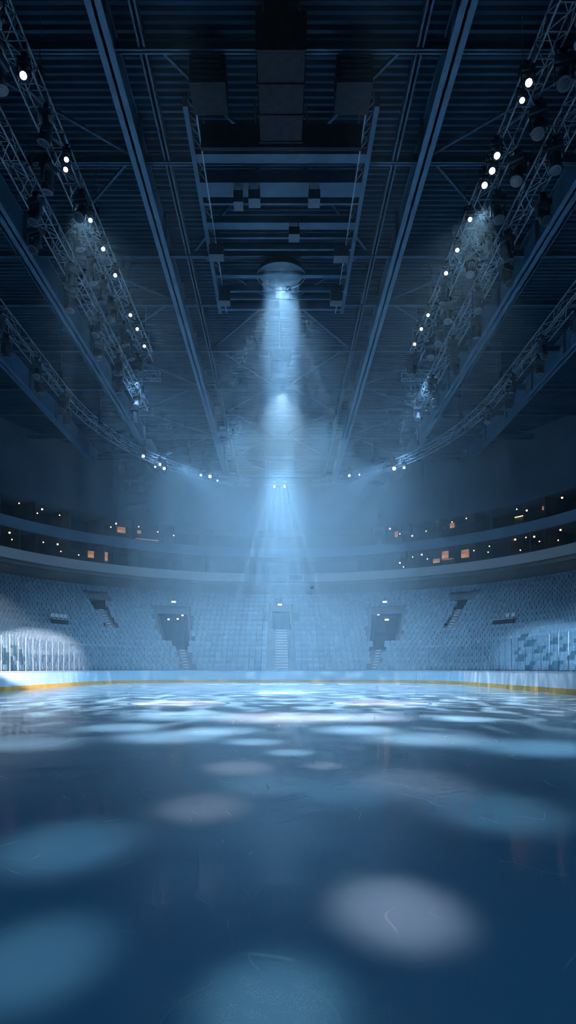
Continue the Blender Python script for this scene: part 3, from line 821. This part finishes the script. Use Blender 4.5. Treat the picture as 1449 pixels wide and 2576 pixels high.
rt = empty('hanging_duct', (0, 22, EYE+20)); m_ = MB(); m_.box((-.78, 0, 0), (.78, 3.9, 1.2)); part('duct_body', m_, M['dark'], rt)
for y in (.0, 1.3, 2.6, 3.85):
    m_ = MB(); m_.box((-.83, y, -.05), (.83, y+.06, 1.2)); part('flange', m_, M['dark'], rt)
for x, y in ((-.6, .5), (.6, .5), (-.6, 3.4), (.6, 3.4)):
    m_ = MB(); m_.bar((x, y, 1.2), (x, y, 2.0), .03); part('hanger_rod', m_, M['cable'], rt)
tag(rt, 'big black box duct hanging from the roof near the top centre', 'duct')
for sn, s in sides:
    rt = empty('hanging_equipment_box', (s*2.55, 24.2, EYE+20.2)); m_ = MB(); m_.box((-.62, -.7, 0), (.62, .7, 1.1)); part('casing', m_, M['dark'], rt)
    m_ = MB()
    for q in range(5): m_.box((-.5, -.73, .15+q*.18), (.5, -.70, .23+q*.18))
    part('louvre', m_, M['casing'], rt)
    for x in (-.5, .5):
        m_ = MB(); m_.bar((x, 0, 1.1), (x, 0, 1.8), .03); part('hanger_rod', m_, M['cable'], rt)
    tag(rt, f'black equipment box hanging to the {sn} of the big roof duct', 'box')
rt = empty('hanging_header_panel', (0, 26.4, EYE+20.1)); m_ = MB(); m_.box((-3.1, -.1, 0), (3.1, .1, .9)); part('panel_face', m_, M['dark'], rt)
for x in (-3, -1, 1, 3):
    m_ = MB(); m_.bar((x, 0, .9), (x, 0, 1.9), .025); part('hanger_rod', m_, M['cable'], rt)
tag(rt, 'wide black panel hanging crosswise just beyond the roof duct', 'panel')
for j, (px, py, w, h) in enumerate(((545, 636, .7, .5), (858, 640, .7, .5), (565, 745, .6, .8), (845, 745, .6, .8), (640, 500, .5, .4), (790, 500, .5, .4), (600, 505, .4, .5), (740, 590, .5, .35))):
    p = at_height(px, py, ZG-.6)
    rt = empty('hanging_equipment_box', p); m_ = MB(); m_.box((-w/2, -.3, -h/2), (w/2, .3, h/2)); part('casing', m_, M['casing'], rt)
    for x in (-w*.4, w*.4):
        m_ = MB(); m_.bar((x, 0, h/2), (x, 0, .56), .02); part('hanger_rod', m_, M['cable'], rt)
    tag(rt, f"small grey box slung under the catwalk grid, {nth(j//2)} pair from the {'back' if j < 4 else 'front'}, {'left' if px < VX else 'right'} side" if j < 6 else f"small grey box slung under the catwalk grid {'left of the front pair' if j == 6 else 'beside the beam lamp'}", 'box', 'boxes under the catwalk grid')
# the lamp that throws the column of light
rt = empty('hanging_beam_lamp', (0, 36, EYE+20.7))
m_ = MB(); m_.lathe([(.5, .5), (1.1, .42), (1.28, .1), (1.3, .0), (1.24, .0), (1.2, .1)], 28); part('housing', m_, M['casing'], rt)
m_ = MB(); m_.bar((0, 0, .45), (0, 0, 2.0), .06, 8); part('pole', m_, M['cable'], rt)
tag(rt, 'wide round lamp under the catwalk grid throwing the column of light down', 'lamp')
# speaker cluster on its rod
p = at_height(704, 900, EYE+19.3)
rt = empty('hanging_speaker_cluster', p)
m_ = MB(); m_.slab([(-.72, .33), (.72, .33), (.62, -.35), (-.45, -.38)], -.5, .5); part('cabinet', m_, M['casing'], rt)
m_ = MB(); m_.box((-.55, -.4, -1.1), (.45, .4, -.40)); part('lower_cabinet', m_, M['casing'], rt)
m_ = MB(); m_.bar((0, 0, .33), (0, 0, ZC-p.z), .04, 6); part('rod', m_, M['cable'], rt)
for x in (-1, 1):
    m_ = MB(); m_.bar((x*1.3, 0, .1), (x*.7, 0, .1), .03); part('side_bar', m_, M['truss'], rt)
tag(rt, 'two-box speaker cluster on a rod inside the column of light', 'speaker')

# ------------------------------------------------------------------ haze
hz = bpy.data.materials.new('drifting_blue_haze'); hz.use_nodes = True
N = Nodes(hz.node_tree); out = N.new('ShaderNodeOutputMaterial')
v = N.new('ShaderNodeVolumeScatter'); v.inputs['Color'].default_value = (.55, .81, 1.0, 1); v.inputs['Anisotropy'].default_value = 0.0
sx = N.new('ShaderNodeSeparateXYZ'); N.l.new(N.new('ShaderNodeTexCoord').outputs['Object'], sx.inputs[0])
N.l.new(N.math('MULTIPLY', N.step(sx.outputs[1], 14, 46, .0005, .0120), N.step(N.math('ABSOLUTE', sx.outputs[0]), 6, 15.5, 1, .07)), v.inputs['Density'])       # the haze gathers over the far middle of the rink
N.l.new(v.outputs[0], out.inputs['Volume'])
mb = MB(); mb.box((-60, -30, -1.0), (60, 110, 32))
tag(obj('smoke_haze', mb, hz), 'thin blue haze hanging in the arena, densest over the far half of the rink', 'haze', kind='stuff')

# ------------------------------------------------------------------ lights
def lamp(kind, name, loc, power, col, aim=None, **kw):
    l = bpy.data.lights.new(name, kind); l.energy = power; l.color = col
    for k_, v_ in kw.items(): setattr(l, k_, v_)
    o = bpy.data.objects.new(name, l); COL.objects.link(o); o.location = loc
    if aim is not None:
        o.rotation_euler = (Vector(aim)-Vector(loc)).to_track_quat('-Z', 'Y').to_euler()
    return o
def D(a): return math.radians(a)
BLUE = (.34, .72, 1.0); ICEB = (.55, .80, 1.0); LAV = (.82, .84, 1.0); PINK = (1.0, .82, .80)

# column of light
lamp('AREA', 'column_beam', (0, 36, EYE+20.65), 960, (.40, .70, 1.0), shape='DISK', size=2.0, spread=D(7))
# broad soft wash around the column
lamp('SPOT', 'wash_beam', (0, 36.2, EYE+20.4), 9500, (.30, .62, 1.0), (0, 36.2, 0), spot_size=D(78), spot_blend=1.0, shadow_soft_size=.6)
# added soft blue fill spots, without fixtures, that brighten the far haze
for x_, y_, k_ in ((-9.5, 46, .7), (9.5, 46, .7), (-10.5, 61, 1.2), (10.5, 61, 1.2), (-3.5, 54, 1.0), (3.5, 54, 1.0), (0, 66, 1.6)):
    lamp('SPOT', 'far_haze_fill', (x_, y_, EYE+19.5), 10500*k_, (.33, .60, .92), (x_*.7, y_-2, 0), spot_size=D(116), spot_blend=1.0, shadow_soft_size=1.5)

# breakup patterns on the ice
def gobo(name, loc, power, col, size, blend, scale, thr, stretch=(1, 1), off=(0, 0), aim=None):
    o = lamp('SPOT', name, loc, power, col, aim, spot_size=D(size), spot_blend=blend, shadow_soft_size=.15)
    l = o.data; l.use_nodes = True
    N = Nodes(l.node_tree); out = N.new('ShaderNodeOutputLight'); e = N.new('ShaderNodeEmission')
    N.l.new(e.outputs[0], out.inputs[0])
    nrm = N.new('ShaderNodeTexCoord').outputs['Normal']
    s_ = N.new('ShaderNodeSeparateXYZ'); N.l.new(nrm, s_.inputs[0])
    cb = N.new('ShaderNodeCombineXYZ')
    N.l.new(N.math('DIVIDE', s_.outputs[0], s_.outputs[2]), cb.inputs[0]); N.l.new(N.math('DIVIDE', s_.outputs[1], s_.outputs[2]), cb.inputs[1])
    v = N.mapping(cb.outputs[0], (stretch[0], stretch[1], 1), loc=(off[0], off[1], 0))
    n = N.noise(v, scale, 1.5, .45, .3)
    N.l.new(N.step(n, thr, thr+.12), e.inputs[1])
    return o
gobo('breakup_spot', (.0, 36.0, EYE+20.3), 36000, (.66, .84, 1.0), 98, .9, 20, .525, (.5, 1.2), (3.7, 1.9))
gobo('breakup_spot', (.0, 66.3, EYE+17.8), 5000, (.66, .85, 1.0), 40, 1.0, 26, .48, (.7, 1.2), (7.7, 2.9), (0, 40, 0))

gobo('breakup_spot', (.0, 49.0, EYE+20.0), 44000, (.70, .86, 1.0), 104, .9, 24, .525, (.6, 1.3), (13.7, 4.9))
for x_, q in ((-8.1, 5.1), (8.1, 9.7)):
    gobo('breakup_spot', (x_, 27, EYE+18.3), 36000, (.62, .84, 1.0), 84, 1.0, 20, .515, (.5, 1.3), (q, q*.3), (x_*.2, 27, 0))
# single soft pools on the near ice
POOLS = [(690, 2530, 165, (.34, .74, 1.0), .85), (1000, 2290, 138, LAV, 1.25), (510, 2030, 95, PINK, .8), (165, 2125, 150, BLUE, .9), (90, 2410, 160, BLUE, .7), (1035, 1968, 130, LAV, .9), (600, 1931, 70, PINK, 1.3), (815, 1926, 40, PINK, 1.1),
         (430, 1852, 120, ICEB, 2.6), (1070, 1858, 130, ICEB, 2.4), (640, 1866, 60, ICEB, 2.4), (900, 1836, 90, ICEB, 3.2), (300, 1830, 90, ICEB, 2.6), (1170, 1809, 70, ICEB, 5), (730, 1893, 50, ICEB, 1.6), (560, 1838, 80, ICEB, 2.8), (60, 1868, 130, ICEB, 1.0), (1340, 1880, 140, BLUE, 1.6),
         (700, 1806, 130, PINK, 4.5), (900, 1804, 110, LAV, 4.5), (470, 1800, 120, ICEB, 4), (440, 1768, 125, LAV, 3.2), (965, 1768, 125, LAV, 3.2), (660, 1970, 90, ICEB, .7), (870, 1990, 110, BLUE, .6), (1230, 2035, 150, BLUE, .9)]  # the two pools on the face-off circles are added to brighten them
for px, py, rpx, col, k_ in POOLS:
    y = EYE*F/(py-VY); x = (px-VX)/F*y; r_ = rpx/F*y
    src = (x*.7, y-8.0, 6.4) if py > 1920 else (x*.6, y-10.0, 17.0)
    dist_ = (Vector(src)-Vector((x, y, 0))).length
    lamp('SPOT', 'pool_beam', src, (1700 if py > 1920 else 8500)*k_, col, (x, y, 0), spot_size=max(D(1.0), 2*math.atan(r_*1.5/dist_)), spot_blend=1.0, shadow_soft_size=.4*r_)

# side spots on the stands and boards
lamp('SPOT', 'left_stand_spot', (-10, 18, 5), 220000, (1.0, .85, .85), (-18.1, 50, 1.4), spot_size=D(12), spot_blend=.45, shadow_soft_size=.1)
lamp('SPOT', 'right_stand_spot', (11, 17, 5), 90000, (.42, .72, 1), (18.2, 45, 2.2), spot_size=D(12), spot_blend=.5, shadow_soft_size=.1)
lamp('SPOT', 'left_board_wash', (9, 58, EYE+17.5), 12000, (.3, .62, 1), (-15, 46, 0), spot_size=D(44), spot_blend=1, shadow_soft_size=.3)
lamp('SPOT', 'right_board_wash', (-9, 58, EYE+17.5), 16000, (.3, .62, 1), (15, 45, 0), spot_size=D(44), spot_blend=1, shadow_soft_size=.3)
# added dim blue fill light over the near ice, with no fixture
lamp('SPOT', 'near_ice_fill', (0, 5, EYE+18.5), 1500, (.08, .46, 1), (0, 5, 0), spot_size=D(110), spot_blend=1, shadow_soft_size=1.0)
# small fan at the far centre
for k_ in range(6):
    q = (k_-2.5)/2.5
    src = at_height(703+22*q, 1222, ZTR-1.5)
    lamp('SPOT', 'fan_beam', src, 260000, ICEB, (src.x+q*2.2, src.y-4.5, src.z-9), spot_size=D(3.2), spot_blend=.6, shadow_soft_size=.05)

# ------------------------------------------------------------------ world, camera, render
w = bpy.data.worlds.new('World'); S.world = w; w.use_nodes = True
N = Nodes(w.node_tree); out = N.new('ShaderNodeOutputWorld'); bg = N.new('ShaderNodeBackground')
bg.inputs[0].default_value = (.10, .25, .5, 1); bg.inputs[1].default_value = .02
N.l.new(bg.outputs[0], out.inputs[0])
cam = bpy.data.cameras.new('Camera'); co = bpy.data.objects.new('Camera', cam); COL.objects.link(co)
co.location = (0, 0, EYE); co.rotation_euler = (PI/2, 0, 0)
cam.sensor_fit = 'VERTICAL'; cam.sensor_height = 36; cam.sensor_width = 36*1449/2576; cam.lens = 24
cam.shift_x = 17.5/2576; cam.shift_y = 395/2576; cam.clip_end = 300; cam.clip_start = .05
S.camera = co
S.view_settings.view_transform = 'Standard'; S.view_settings.look = 'None'; S.view_settings.gamma = 1; S.view_settings.exposure = 0
S.view_settings.use_curve_mapping = False
c = S.cycles
c.max_bounces = 2; c.diffuse_bounces = 1; c.glossy_bounces = 1; c.transmission_bounces = 1; c.transparent_max_bounces = 8; c.volume_bounces = 1; c.volume_step_rate = 1.0; c.volume_max_steps = 48
c.use_light_tree = True; c.caustics_reflective = False; c.caustics_refractive = False
c.sample_clamp_indirect = 4; c.use_denoising = True
c.use_adaptive_sampling = True; c.adaptive_threshold = .15; c.adaptive_min_samples = 12; c.light_sampling_threshold = .03
